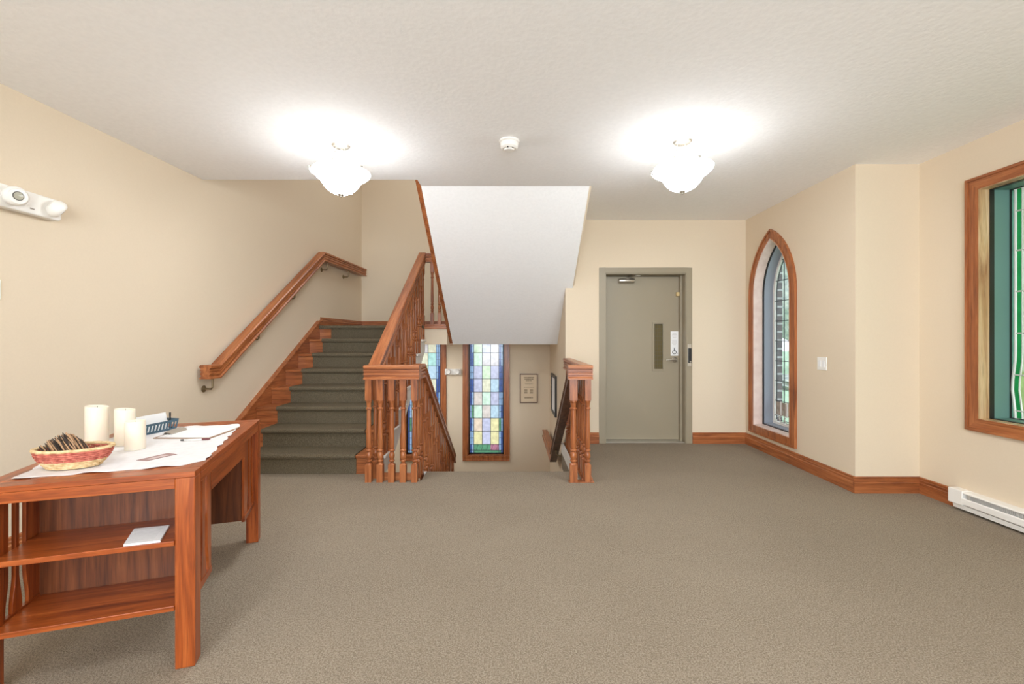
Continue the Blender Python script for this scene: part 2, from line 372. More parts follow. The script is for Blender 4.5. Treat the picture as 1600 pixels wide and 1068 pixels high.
g.tube(ring, .0035, 6); g.tube([(wcx-.006, yy, wcz+.040), (wcx-.004, yy, wcz+.012), (wcx+.014, yy, wcz+.010), (wcx+.026, yy, wcz-.020), (wcx+.036, yy, wcz-.018)], .0045, 6)
g.lathe([(0, -.006), (.006, 0), (0, .006)], (wcx-.007, yy, wcz+.048), 10); g.tube([(wcx-.004, yy, wcz+.024), (wcx+.012, yy, wcz+.022)], .003, 6)
g.build('wheelchair_symbol', M['black'], sg, origin=(2.05, LY-.003, 1.075))
g = MB()
for i, wd in enumerate((.05, .06, .066, .05, 0, .066, .06, .066, .04)):
    if wd: g.box(2.0475-wd/2, 2.0475+wd/2, LY-.0036, LY-.003, 1.36-i*.018, 1.363-i*.018)
g.build('printed_lines', M['mark'], sg, origin=(2.05, LY-.003, 1.075))
t_ = thing('entry_keypad', 'black and steel entry keypad on the right side of the grey door frame', 'keypad', (2.17, YD-.012, 1.08))
MB().box(2.148, 2.192, YD-.018, YD-.012, .95, 1.225).build('back_plate', M['nickel'], t_, bevel=.002)
MB().box(2.150, 2.190, YD-.032, YD-.018, .995, 1.175).build('keypad_body', M['black'], t_, bevel=.004)
MB().tube([(2.17, YD-.032, 1.01), (2.17, YD-.048, 1.01)], .009, 10).build('lock_cylinder', M['nickel'], t_)
struct('trim_threshold', MB().box(DX0, DX1, YD+.02, YD+.17, 0, .006), M['silver'])

struct('wall_dark_backing', MB().box(DX0-.1, DX1+.1, YD+.24, YD+.28, -.3, DZ+.1), M['dark'])  # added backing blocks gap light; its tone stands for an unlit corridor

# ------------------------------------------------------------------ staircases
def steps_profile(n, y0, z0, sgn):   # outline of n treads rising (sgn 1) from nosing y0
    pts = []
    for k in range(n):
        y = y0+k*T; pts += [(y+.02, z0+k*R0*sgn), (y+.02, z0+(k+1)*R0*sgn)]
    return pts
X0, X1 = -2.775, -1.245
st = thing('staircase', 'oak staircase with brown carpet runner climbing left to the landing', 'staircase', (-2.0, N1, 0))
for k in range(8):
    y = N1+k*T; z = (k+1)*R0
    xl = XL(y)+.045
    MB().box(xl, X1+.001, y+.020, y+.04, z-R0, z-.03).build('riser', OAK[0], st)
    if k < 7:
        MB().box(xl, X1+.012, y-.002, y+T+.03, z-.03, z).build('tread', OAK[0], st, bevel=.008)
        MB().box(X1+.012, X1+.034, y-.006, y+T+.005, z-.030, z+.001).build('nosing_return', M['offw'], st, bevel=.006)
# runner: follows treads and risers, rounded at each nosing
rp = [(N1+.014, 0.0)]
for k in range(8):
    y = N1+k*T; z = (k+1)*R0
    rp += [(y+.014, z-.040), (y-.008, z-.034), (y-.016, z-.022), (y-.018, z-.008), (y-.012, z+.006), (y-.002, z+.012)]
    if k < 7: rp += [(y+T+.014, z+.012)]
rin = [(N1+.021, 0.0)]
for k in range(8):
    y = N1+k*T; z = (k+1)*R0
    rin += [(y+.021, z-.031), (y-.003, z-.031), (y-.003, z+.001)]
    if k < 7: rin += [(y+T+.021, z+.001)]
rp += [(YL+.25, LAND+.012)]; rin += [(YL+.25, LAND+.001)]
rn = MB()
RX0, RX1 = -2.55, -1.50
def strip(mb, pts, xa, xb, mi=0):
    vs = [(xa, *p) for p in pts]+[(xb, *p) for p in pts]; n = len(pts)
    mb.add(vs, [(i, i+1, n+i+1, n+i) for i in range(n-1)], mi)
strip(rn, rp, RX0, RX1); strip(rn, rin, RX0, RX1)
n = len(rp)
for xx in (RX0, RX1):                 # closed edges of the runner
    m_ = min(len(rp), len(rin))
    rn.add([(xx, *p) for p in rp]+[(xx, *p) for p in rin], [])
# pile thickness sides, step by step
for xx in (RX0, RX1):
    for k in range(8):
        y = N1+k*T; z = (k+1)*R0
        rn.prism([(y+.014, z-R0+.012), (y+.021, z-R0+.012), (y+.021, z-.031), (y+.014, z-.040)], 0, xx-.0008, xx+.0008)
        rn.prism([(y+.014, z-.040), (y-.008, z-.034), (y-.016, z-.022), (y-.018, z-.008), (y-.012, z+.006), (y-.002, z+.012), (y+.03, z+.012), (y+.03, z-.03)], 0, xx-.0008, xx+.0008)
        if k < 7: rn.prism([(y+.03, z), (y+T+.014, z), (y+T+.014, z+.012), (y+.03, z+.012)], 0, xx-.0008, xx+.0008)
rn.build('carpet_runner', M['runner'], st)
sk = MB()   # skirt board on the wall
SK0, SK1 = N1-.18, YL+.02
def nz(y): return R0+(y-N1)*R0/T
pts = [(SK0, 0), (YL+.02, LAND-.36), (YL+.12, LAND-.36), (YL+.12, LAND+.10), (YL+.02, LAND+.06), (SK0, nz(SK0)+.055)]
vs = [(XL(y)+.001, y, z) for y, z in pts]+[(XL(y)+.045, y, z) for y, z in pts]; n = len(pts)
sk.add(vs, [tuple(range(n)), tuple(range(2*n-1, n-1, -1))]+[(i, (i+1) % n, n+(i+1) % n, n+i) for i in range(n)])
sk.build('skirt_board', OAK[1], st, bevel=.004)
MB().sweep([(0, 0), (.055, 0), (.055, .02), (0, .02)], [(XL(SK0)+.001, SK0, nz(SK0)+.055), (XL(YL+.02)+.001, YL+.02, LAND+.06)]).build('skirt_cap', OAK[1], st)
# cut string and soffit on the open side
pr = []
for k in range(8): pr += [(N1+k*T+.022, k*R0-.03 if k else 0), (N1+k*T+.022, (k+1)*R0-.03)]
pr += [(YL+.06, LAND-.03), (YL+.06, 1.12), (N1+.30, .0)]
pr[0] = (N1+.022, 0)
MB().prism(pr, 0, X1-.03, X1).build('cut_string', M['offw'], st)
MB().prism([(N1+.30, 0), (YL+.06, 1.12), (YL+.06, 1.16), (N1+.30, .06)], 0, XL(5.5)+.06, X1-.03).build('underside', M['ceil'], st)

# half landing
MB().box(XL(YL)+.047, RX0, YL-.014, YL+.03, LAND-.034, LAND+.012).build('carpet_lip', M['runner'], st, bevel=.006)
MB().box(RX1, X1, YL-.014, YL+.03, LAND-.034, LAND+.012).build('carpet_lip', M['runner'], st, bevel=.006)
struct('floor_landing', MB().prism([(-2.9, YL+.03), (-.93, YL+.03), (-.93, 6.56), (XS, 6.56), (XS, YB), (-2.9, YB)], 2, LAND-.254, LAND), [M['wall']])
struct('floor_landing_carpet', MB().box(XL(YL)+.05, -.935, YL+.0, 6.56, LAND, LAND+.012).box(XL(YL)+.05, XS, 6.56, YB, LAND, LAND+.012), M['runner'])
struct('trim_landing_edge', MB().box(X1, -.932, YL-.01, YL+.03, LAND-.035, LAND+.014), OAK[0], bevel=.005)

# upper flight: sloping plastered soffit with an oak string on its open side
up = thing('upper_staircase', 'upper flight seen from below with white sloping soffit and oak string', 'staircase', (-.1, 5.4, 1.2))
yb, zb, yt, zt = 6.56, LAND-.254, 4.30, H
MB().prism([(yb, zb), (yt, zt), (yt, zt+.36), (yb+.05, zb+.36)], 0, -.885, .731-.0).xf(Matrix()).build('soffit', M['ceil'], up)
MB().prism([(yb+.03, zb-.01), (yt-.17, zt+.12-.003), (yt-.17, zt+.42), (yb+.03, zb+.34)], 0, -.93, -.8855).build('string_board', OAK[1], up)
for k in range(7):
    y = yb-.05-k*T; z = LAND+(k+1)*R0
    MB().box(-.885, .731, y-T-.02, y, z-.03, z).build('tread', OAK[0], up)
    MB().box(-.885, .731, y-.02, y, z-R0, z-.03).build('riser', OAK[0], up)
struct('wall_upper_flight', MB().prism([(yt, zt+.0), (YD+.0, zt+.0), (YD+.0, 1.23+(yb-YD)*.69)], 0, .731, .75), M['wall'])

# lower flight
lo = thing('lower_staircase', 'carpeted lower flight descending between the two balustrades', 'staircase', (-.15, 4.4, LOW))
for k in range(7):
    y = 4.36+k*T; z = -(k+1)*R0
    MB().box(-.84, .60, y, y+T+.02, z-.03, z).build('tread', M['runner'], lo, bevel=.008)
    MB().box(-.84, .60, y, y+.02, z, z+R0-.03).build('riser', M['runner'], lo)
MB().prism([(4.36, -.22), (4.36+7*T, -.22-7*R0), (4.36+7*T, -7*R0), (4.36, .0)], 0, -.87, -.84).build('string_board', M['offw'], lo)
MB().box(.59, .612, 4.40, 5.50, -.10, .02).build('edge_trim', M['offw'], lo)

# ------------------------------------------------------------------ balusters and rails
def baluster(x, y, z0, z1, parent, w=.027, bottom=.165, shift=0):
    """square blocks at both ends, turned shaft between"""
    mb = MB(); b0, t0 = z0+bottom, z0+.725
    if t0 > z1-.04: t0 = z1-.06
    mb.box(x-w, x+w, y-w, y+w, z0, b0-.008); mb.box(x-w, x+w, y-w, y+w, t0+.010, z1)
    L = t0-b0
    pf = [(w*.98, -.008), (w*.80, .0), (w*.55, .010), (w*.95, .022), (w*.95, .030), (w*.60, .038), (w*.90, .052), (w*.98, .072), (w*.80, .098), (w*.6, .106),
          (w*.98, .116), (w*.98, .124), (w*.66, .132), (w*.86, .150), (w*.84, .25)]
    pf += [(w*.70, L-.10), (w*.70, L-.076), (w*.98, L-.068), (w*.98, L-.060), (w*.68, L-.052), (w*.78, L-.03), (w*.80, L-.012), (w*.98, L-.005), (w*.98, L+.010)]
    mb.lathe([(r, zz+b0) for r, zz in pf], (x, y, 0), 12)
    return mb.build('baluster', OAK[2], parent, smooth='auto')
RPH = [(.052, 0), (.052, .012), (.036, .024), (.036, .034), (.045, .038), (.045, .056), (.036, .060), (.036, .068), (.046, .072), (.046, .084), (.038, .088), (.038, .093), (.052, .099), (.053, .118), (.044, .127)]
RP = RPH+[(-a, c) for a, c in reversed(RPH)]
RH = .127; RT = 1.052; RB = RT-RH    # level rail top and bottom
XG = -1.278                           # guard line of the first flight
g1 = thing('stair_balustrade', 'turned oak balustrade climbing from the floor to the landing', 'balustrade', (XG, 4.05, 0))
ya, yz_ = 4.12, YL+.02; zr0, zr1 = RB, 2.36
sl = (zr1-zr0)/(yz_-ya)
def railz(y): return zr0+max(0, (y-ya))*sl
MB().sweep(RP, [(XG, 4.10, zr0), (XG, yz_+.03, railz(yz_+.03))]).build('handrail', OAKUP, g1)
for k in range(8):
    for j, dy in enumerate((.055, .195)):
        y = N1+k*T+dy-.02; z = (k+1)*R0
        if y < yz_: baluster(XG, y, z, railz(y)+.01, g1)
baluster(XG, 4.16, 0, railz(4.16)+.01, g1)
baluster(XG, YL+.05, LAND, 2.37, g1)
g2 = thing('front_balustrade', 'low oak balustrade facing the room at the foot of the stairs', 'balustrade', (-1.1, 4.05, 0))
prof = [(a, c) for a, c in RP]
MB().sweep(prof, [(-1.34, 4.05, RB), (-.842, 4.05, RB)], side=Vector((0, 1, 0))).build('handrail', OAK[0], g2)
for i in range(5): baluster(-1.305+i*.1035, 4.05, 0, RB+.01, g2)
MB().box(-1.24, -.92, 4.085, 4.10, 0, .062).box(-1.24, -.92, 4.08, 4.105, .058, .068).build('toe_board', OAK[0], g2)
g3 = thing('descending_balustrade', 'left oak balustrade following the flight down to the lower hall', 'balustrade', (-.892, 4.2, 0))
XD = -.892; yd0 = 4.31
def dz(y): return RB-max(0, y-yd0)*.64
MB().sweep(RP, [(XD, 4.101, RB), (XD, yd0, RB), (XD, 6.60, dz(6.60))]).build('handrail', OAKDN, g3)
for y in (4.17, 4.29): baluster(XD, y, 0, RB+.01, g3)
for k in range(7):
    for dy in (.07, .215):
        y = 4.37+k*T+dy; baluster(XD, y, -(k+1)*R0, dz(y)+.01, g3)
baluster(XD, 6.52, LOW, dz(6.52)+.01, g3)
g4 = thing('landing_balustrade', 'short oak balustrade at the edge of the half landing', 'balustrade', (-1.1, YL+.05, LAND))
MB().sweep(RP, [(XG+.05, YL+.05, 2.365), (-.93, YL+.05, 2.365)], side=Vector((0, 1, 0))).build('handrail', OAK[0], g4)
for x in (-1.142, -1.04): baluster(x, YL+.05, LAND+.03, 2.375, g4, w=.024)
MB().box(-1.24, -.93, YL+.02, YL+.08, LAND+.012, LAND+.032).build('shoe_rail', OAK[0], g4)
g5 = thing('right_balustrade', 'level oak balustrade on the right side of the stairwell opening', 'balustrade', (.66, 4.05, 0))
MB().sweep(prof, [(.492, 4.05, RB), (.712, 4.05, RB)], side=Vector((0, 1, 0))).build('front_cap', OAK[0], g5)
MB().sweep(RP, [(.664, 4.101, RB), (.664, YD-.002, RB)]).build('handrail', OAK[1], g5)
baluster(.543, 4.05, 0, RB+.01, g5, w=.033); baluster(.672, 4.05, 0, RB+.01, g5)
for i in range(13): baluster(.664, 4.165+i*.105, .02, RB+.01, g5)
MB().box(.50, .725, 4.018, 4.085, -.0, .006).box(.625, .725, 4.085, YD-.03, 0, .02).build('shoe_rail', OAK[1], g5)
# descending handrail on the right, under side towards the room, with its brackets
M['shade_oak'] = wood('oak_in_shade', 1, (74, 50, 36), (98, 68, 50), (122, 88, 66), .4)  # oak darkened to paint in the shade on the rail's underside
g6 = thing('wall_handrail', 'oak handrail, shade painted in its colour, running down the right side of the lower flight', 'handrail', (.55, 4.2, .9))
def rz(y): return .925-(y-4.09)*.64
FL = [(-.045, 0), (.045, 0), (.045, .016), (.032, .03), (.032, .10), (.045, .115), (-.045, .115), (-.032, .10), (-.032, .03), (-.045, .016)]
MB().sweep(FL, [(.548, 4.101, rz(4.09)), (.548, 6.17, rz(6.17))]).build('rail', M['shade_oak'], g6)
MB().sweep(FL, [(.548, 6.171, rz(6.17)), (.548, 7.80, rz(6.17))]).build('lower_rail', OAK[1], g6)
for y in (5.75, 7.2):
    zz = rz(min(y, 6.17))
    MB().tube([(XS, y, zz-.07), (.57, y, zz-.07), (.55, y, zz-.05), (.55, y, zz+.0)], .008, 8).lathe([(.02, -.004), (.02, .002)], (.55, y, zz-.004), 12).build('bracket', M['bronze'], g6)

# rail along the left wall
g7 = thing('wall_handrail', 'reddish oak handrail climbing the left wall beside the stairs', 'handrail', (-2.8, 5, 1.6))
ro = .085
ys = [4.045, 4.18, 6.25, YB-.12]; zs = [RB+.0, RB+.0, 2.375, 2.375]
MB().sweep(RP, [(XL(y)+ro, y, z) for y, z in zip(ys, zs)]).build('rail', OAKUP, g7)
for y in (4.14, 4.83, 5.55, 6.42, 7.15):
    z = zs[0]+max(0, min(y, 6.25)-4.18)*(2.375-zs[0])/2.07
    xw = XL(y); q = MB().lathe([(.032, 0), (.032, .005), (.020, .012), (.008, .018)], (0, 0, 0), 14); q.xf(Matrix.Translation((xw, y, z-.098)) @ Matrix.Rotation(PI/2, 4, 'Y'))
    q.tube([(xw+.01, y, z-.098), (xw+ro-.012, y, z-.098), (xw+ro, y, z-.085), (xw+ro, y, z+.002)], .009, 8); q.box(xw+ro-.014, xw+ro+.014, y-.03, y+.03, z-.005, z+.001 if y > 6.3 or y < 4.1 else z-.002)
    q.build('bracket', M['bronze'], g7, smooth='auto')

# ------------------------------------------------------------------ stained windows in the stairwell
PAL = [(206, 228, 206), (192, 192, 212), (176, 216, 206), (206, 198, 196), (222, 218, 190), (186, 208, 220), (206, 226, 190), (212, 200, 190), (190, 220, 200)]
PALM = [glass('pastel_glass', c, glow=.68, clear=.12) for c in PAL]
WARM = [glass('warm_glass', c, glow=.68, clear=.12) for c in ((226, 216, 164), (222, 200, 176), (208, 216, 160), (214, 200, 188))]
BLUE = glass('blue_glass', (76, 100, 160), glow=.7, clear=.15); BLUEL = glass('pale_blue_glass', (150, 180, 214), glow=.7, clear=.15); GRN = glass('green_glass', (96, 150, 116), glow=.7, clear=.15); ROSE = glass('rose_glass', (180, 120, 140), glow=.7, clear=.15)
def stained(name, xa, xb, seed):
    rnd = random.Random(seed)
    w = sroot(name, ((xa+xb)/2, YB, ZW0)); F = .09
    c = MB(); pz = [(0, 0), (.0, -.022), (.022, -.03), (.07, -.026), (.09, -.016), (.09, 0)]
    c.prism([(xa-F, ZW0-F), (xb+F, ZW0-F), (xb+F, ZW0-.0), (xa-F, ZW0-.0)], 1, YB-.026, YB)
    c.box(xa-F, xa, YB-.026, YB, ZW0, ZW1); c.box(xb, xb+F, YB-.026, YB, ZW0, ZW1)
    c.box(xa-F, xb+F, YB-.036, YB, ZW0-F, ZW0-F+.022); c.box(xa-.01, xb+.01, YB-.032, YB, ZW0-.02, ZW0)
    c.build('casing', OAK[2], w, bevel=.004)
    j = MB(); d = .09
    j.box(xa, xa+.012, YB, YB+d, ZW0, ZW1); j.box(xb-.012, xb, YB, YB+d, ZW0, ZW1); j.box(xa, xb, YB, YB+d, ZW0, ZW0+.012)
    j.build('jamb', OAK[2], w)
    f = MB(); a, b_, z0, z1 = xa+.012, xb-.012, ZW0+.012, ZW1; yy = YB+.06
    f.box(a, a+.02, yy-.02, yy+.03, z0, z1); f.box(b_-.02, b_, yy-.02, yy+.03, z0, z1); f.box(a, b_, yy-.02, yy+.03, z0, z0+.02)
    f.build('sash', M['blackf'], w)
    a += .02; b_ -= .02; z0 += .02
    gm = MB(); mats = PALM+WARM+[BLUE, BLUEL, GRN, ROSE]; nP, nW = len(PALM), len(WARM)
    bd = .068; ww = b_-a; xs = [a, a+bd*.45, a+bd]+[a+bd+(ww-2*bd)*i/3 for i in (1, 2)]+[b_-bd, b_-bd*.45, b_]
    zsx = [z0, z0+.045, z0+.15]+[z0+.15+.232*i for i in range(1, 9)]; zsx = [z for z in zsx if z < z1-.02]+[z1]
    for r_ in range(len(zsx)-1):
        for q in range(7):
            if q in (0, 6): mi = nP+nW+(1 if rnd.random() < .35 else 0)
            elif q in (1, 5): mi = nP+nW+(1 if rnd.random() < .75 else (2 if r_ < 5 else 0))
            elif r_ == 0: mi = nP+nW+2
            elif r_ == 1: mi = nP+nW+rnd.choice((2, 3, 2))
            elif r_ in (2, 3): mi = rnd.choice([nP, nP+1, nP+2, nP+3, 1])
            else: mi = rnd.randrange(nP)
            gm.add([(xs[q], yy, zsx[r_]), (xs[q+1], yy, zsx[r_]), (xs[q+1], yy, zsx[r_+1]), (xs[q], yy, zsx[r_+1])], [(0, 1, 2, 3)], mi)
    gm.build('stained_glass', mats, w)
    l = MB()
    for i, x in enumerate(xs): l.box(x-.003, x+.003, yy-.006, yy+.006, z0 if i not in (3, 4) else zsx[2], z1)
    for z in zsx[:-1]: l.box(a, b_, yy-.006, yy+.006, z-.003, z+.003)
    z = zsx[2]+.116
    while z < z1: l.box(xs[0], xs[2], yy-.005, yy+.005, z-.0025, z+.0025); l.box(xs[5], xs[7], yy-.005, yy+.005, z-.0025, z+.0025); z += .232
    for i in range(5):
        x = xs[2]+(xs[5]-xs[2])*(i+.5)/5; l.add([(x-.003, yy-.004, zsx[1]), (x+.003, yy-.004, zsx[1]), (x+.035, yy-.004, zsx[2]), (x+.029, yy-.004, zsx[2])], [(0, 1, 2, 3)])
    l.build('lead_came', M['lead'], w)
    return w
stained('window_1', *W1, 3); stained('window_2', *W2, 11)

# ------------------------------------------------------------------ arched window
w = sroot('window_3', (XA, AC, AZ0))
def ringmesh(o1, o2, xa, xb, mi=0, mb=None):
    mb = mb or MB(); n = len(o1)
    vs = [(x, AC+p[0], p[1]) for x in (xa, xb) for o in (o1, o2) for p in o]
    fs = []
    for i in range(n):
        j = (i+1) % n
        fs += [(i, j, n+j, n+i), (2*n+i, 3*n+i, 3*n+j, 2*n+j), (i, 2*n+i, 2*n+j, j), (n+i, n+j, 3*n+j, 3*n+i)]
    return mb.add(vs, fs, mi)
def lan(d, n=12): return outline(AHW+d, AZ0-d, AZS, AZT+d*1.12, n)
c = ringmesh(lan(.0), lan(.092), XA-.02, XA); ringmesh(lan(.070), lan(.092), XA-.028, XA-.02, 0, c); ringmesh(lan(0), lan(.018), XA-.025, XA-.02, 0, c)
c.build('casing', OAK[2], w)
M['pale'] = bumpy('pale_oak', (224, 202, 192), 14, .1, .002, .35, (212, 186, 176))
ringmesh(lan(-.012), lan(0), XA-.02, XA+.085).build('jamb', M['pale'], w)
ringmesh(lan(-.02), lan(0), XA+.085, XA+.10).build('window_stop', M['blackf'], w)
ringmesh(lan(-.028), lan(-.001), XA+.10, XA+.20).build('sash_lining', M['sash'], w)
XG3 = XA+.215
ringmesh(lan(-.055), lan(-.0), XA+.20, XA+.235).build('sash', M['white'], w)
CG = glass('clear_glass', (236, 240, 242), clear=.92); CG2 = glass('frosted_brown_glass', (206, 188, 178), clear=.05)
ol = lan(-.05)
gm = MB(); gm.add([(XG3, AC+p[0], p[1]) for p in ol], [tuple(range(len(ol)))]); gm.build('leaded_glass', CG, w)
l = MB(); hw = AHW-.05
def halfw(z):
    if z <= AZS: return hw
    h = (AZT-.056)-AZS; R = (h*h+hw*hw)/(2*hw); return hw-R+math.sqrt(max(0, R*R-(z-AZS)**2))
z = AZ0+.30
while z < AZT-.08: l.box(XG3-.006, XG3+.006, AC-halfw(z), AC+halfw(z), z-.003, z+.003); z += .232
for y in (-.125, .125):
    zt_ = AZS
    while halfw(zt_) > abs(y)+.01 and zt_ < AZT-.06: zt_ += .02
    l.box(XG3-.005, XG3+.005, AC+y-.003, AC+y+.003, AZ0+.03, zt_)
o_in = lan(-.085); ringmesh(o_in, lan(-.079), XG3-.005, XG3+.005, 0, l)
l.build('lead_came', M['lead'], w)
s_ = MB()
for i in range(6):
    y = AC-hw+.06+i*.1
    s_.tube([(XG3-.006, y+.05*math.cos(a), AZ0+.10+.04*math.sin(a)) for a in [i2*.5+i for i2 in range(9)]], .006, 6)
    s_.tube([(XG3-.006, y+.02, AZ0+.06), (XG3-.006, y+.06, AZ0+.12), (XG3-.006, y+.08, AZ0+.2)], .005, 6)
s_.build('scroll_came', M['lcame'], w)
s_ = MB()
for i, y in enumerate((-.26, -.145, -.03, .085, .19)): s_.box(XG3-.008, XG3-.004, AC+y, AC+y+.075, AZ0+.14, AZ0+.29)
s_.build('brown_glass_panel', CG2, w)
s_ = MB()
for i, y in enumerate((-.26, -.145, -.03, .085, .19)): s_.box(XG3-.009, XG3-.003, AC+y-.03, AC+y, AZ0+.13, AZ0+.30)
s_.build('white_glass_panel', M['paper'], w)

# ------------------------------------------------------------------ right window
w = sroot('window_4', (XR, 2.7, RW[2])); y0, y1, z0, z1 = RW
c = MB()
def rect(mb, d0, d1, xa, xb):
    mb.box(xa, xb, y0-d1, y0-d0, z0-d1, z1+d1); mb.box(xa, xb, y1+d0, y1+d1, z0-d1, z1+d1); mb.box(xa, xb, y0-d0, y1+d0, z0-d1, z0-d0); mb.box(xa, xb, y0-d0, y1+d0, z1+d0, z1+d1); return mb
for (da, db, xa) in ((0, .092, XR-.02), (.072, .092, XR-.028), (0, .016, XR-.026)):
    xb = XR if da == 0 and db > .05 else XR-.02
    for sgn, yy in ((-1, y0), (1, y1)): c.prism([(yy+sgn*da, z0-da), (yy+sgn*db, z0-db), (yy+sgn*db, z1+db), (yy+sgn*da, z1+da)], 0, xa, xb)
c.build('casing', OAK[2], w); c = MB()
for (da, db, xa) in ((0, .092, XR-.02), (.072, .092, XR-.028), (0, .016, XR-.026)):
    xb = XR if da == 0 and db > .05 else XR-.02
    for sgn, zz in ((-1, z0), (1, z1)): c.prism([(y0-da, zz+sgn*da), (y1+da, zz+sgn*da), (y1+db, zz+sgn*db), (y0-db, zz+sgn*db)], 0, xa, xb)
c.build('casing', OAK[1], w)
M['grainy'] = wood('figured_oak_sheen', 2, (158, 106, 66), (202, 164, 122), (226, 198, 162), .3, .7)  # grain is real; the pale tone paints in light reflected off the jamb
rect(MB(), -.004, 0, XR-.02, XR+.058).build('jamb', [M['grainy']], w)
rect(MB(), -.008, 0, XR+.058, XR+.09).build('window_stop', M['blackf'], w)
rect(MB(), -.008, 0, XR+.09, XR+.20).build('sash_lining', M['teal'], w)
rect(MB(), -.014, 0, XR+.20, XR+.235).build('sash', M['blackf'], w)
XG4 = XR+.212
GM = [glass('deep_green_glass', (22, 116, 58), clear=.1), glass('olive_glass', (150, 166, 110), clear=.15), glass('grey_green_glass', (168, 182, 150), clear=.15), glass('teal_glass', (110, 160, 140), clear=.1)]
ya_, yb_, za, zb_ = y0+.01, y1-.01, z0+.01, z1-.01
rows = [0, .055, .30, .585, .87, 1.15, 1.42, 1.575-.0]; rows = [za+(zb_-za)*r_/1.575 for r_ in rows]
def edge(z):    # the curved left edge of the design
    u = (z-za)/(zb_-za)
    return yb_-.030+.022*max(0, 1-abs(u-.14)/.12)
gm = MB(); lc = MB(); n = 24
ZR = [za+(zb_-za)*i/n for i in range(n+1)]
def cols(z): e = edge(z); return [e, e-.045, e-.27, e-.50, e-.72, ya_+.02]
for i in range(n):
    a, b_ = cols(ZR[i]), cols(ZR[i+1])
    row = max(k for k in range(len(rows)-1) if rows[k] <= ZR[i]+.005)
    gm.add([(XG4, yb_, ZR[i]), (XG4, a[0], ZR[i]), (XG4, b_[0], ZR[i+1]), (XG4, yb_, ZR[i+1])], [(0, 1, 2, 3)], 3)
    for q in range(5):
        mi = 0 if q in (0, 4) else 1+(row+q) % 2
        gm.add([(XG4, a[q], ZR[i]), (XG4, a[q+1], ZR[i]), (XG4, b_[q+1], ZR[i+1]), (XG4, b_[q], ZR[i+1])], [(0, 1, 2, 3)], mi)
for q in range(6):
    lc.tube([(XG4-.004, cols(z)[q], z) for z in ZR], .009 if q == 0 else .006, 6)
for r_ in rows: lc.tube([(XG4-.004, cols(r_)[0], r_), (XG4-.004, ya_, r_)], .006, 6)
gm.build('stained_glass', GM, w); lc.build('lead_came', M['lcame'], w)

# ------------------------------------------------------------------ outside
struct('floor_lawn', MB().box(3.7, 60, -20, 60, -.5, -.4), M['grass'])
tag(MB().box(3.16, 3.34, 5.56, 6.1, -.5, 2.74).build('brick_buttress', M['brick'], origin=(3.26, 5.7, -.5)), 'dark brick buttress seen outside the arched window', 'buttress')
M['leaf'] = bumpy('hazy_leaf', (200, 206, 190), 5, .8, .1, .9, (140, 152, 150))  # leaf colour paled to carry the outdoor haze
def blob(name, loc, r, sq, label, seed):
    rnd = random.Random(seed); bm = bmesh.new(); bmesh.ops.create_icosphere(bm, subdivisions=4, radius=r)
    for v in bm.verts:
        k = 1+.14*math.sin(v.co.x*5/r+seed)*math.sin(v.co.y*6/r)+.10*math.sin(v.co.z*11/r+v.co.x*9/r)+rnd.uniform(-.05, .05)
        v.co = Vector((v.co.x*k, v.co.y*k, v.co.z*k*sq))
    me = bpy.data.meshes.new('foliage'); bm.to_mesh(me); bm.free(); me.materials.append(M['leaf'])
    t_ = thing(name, label, 'tree', (loc[0], loc[1], -.4)); o = bpy.data.objects.new('foliage', me); COL.objects.link(o); o.parent = t_; o.location = (0, 0, loc[2])
    MB().lathe([(.18, 0), (.12, loc[2]*.5), (.08, loc[2])], (0, 0, 0), 10).build('trunk', M['twigd'], t_, origin=(0, 0, 0))
blob('tree', (15.5, 23, 4.6), 2.8, 1.15, 'green tree, haze paled into its colour, beyond the lawn outside the arched window', 1)
blob('hedge', (9.4, 15.6, .15), 1.1, .28, 'low dark hedge across the lawn outside the arched window', 2)
blob('tree', (14.5, 7, 3.6), 2.8, 1.1, 'green tree outside the large right window', 5)

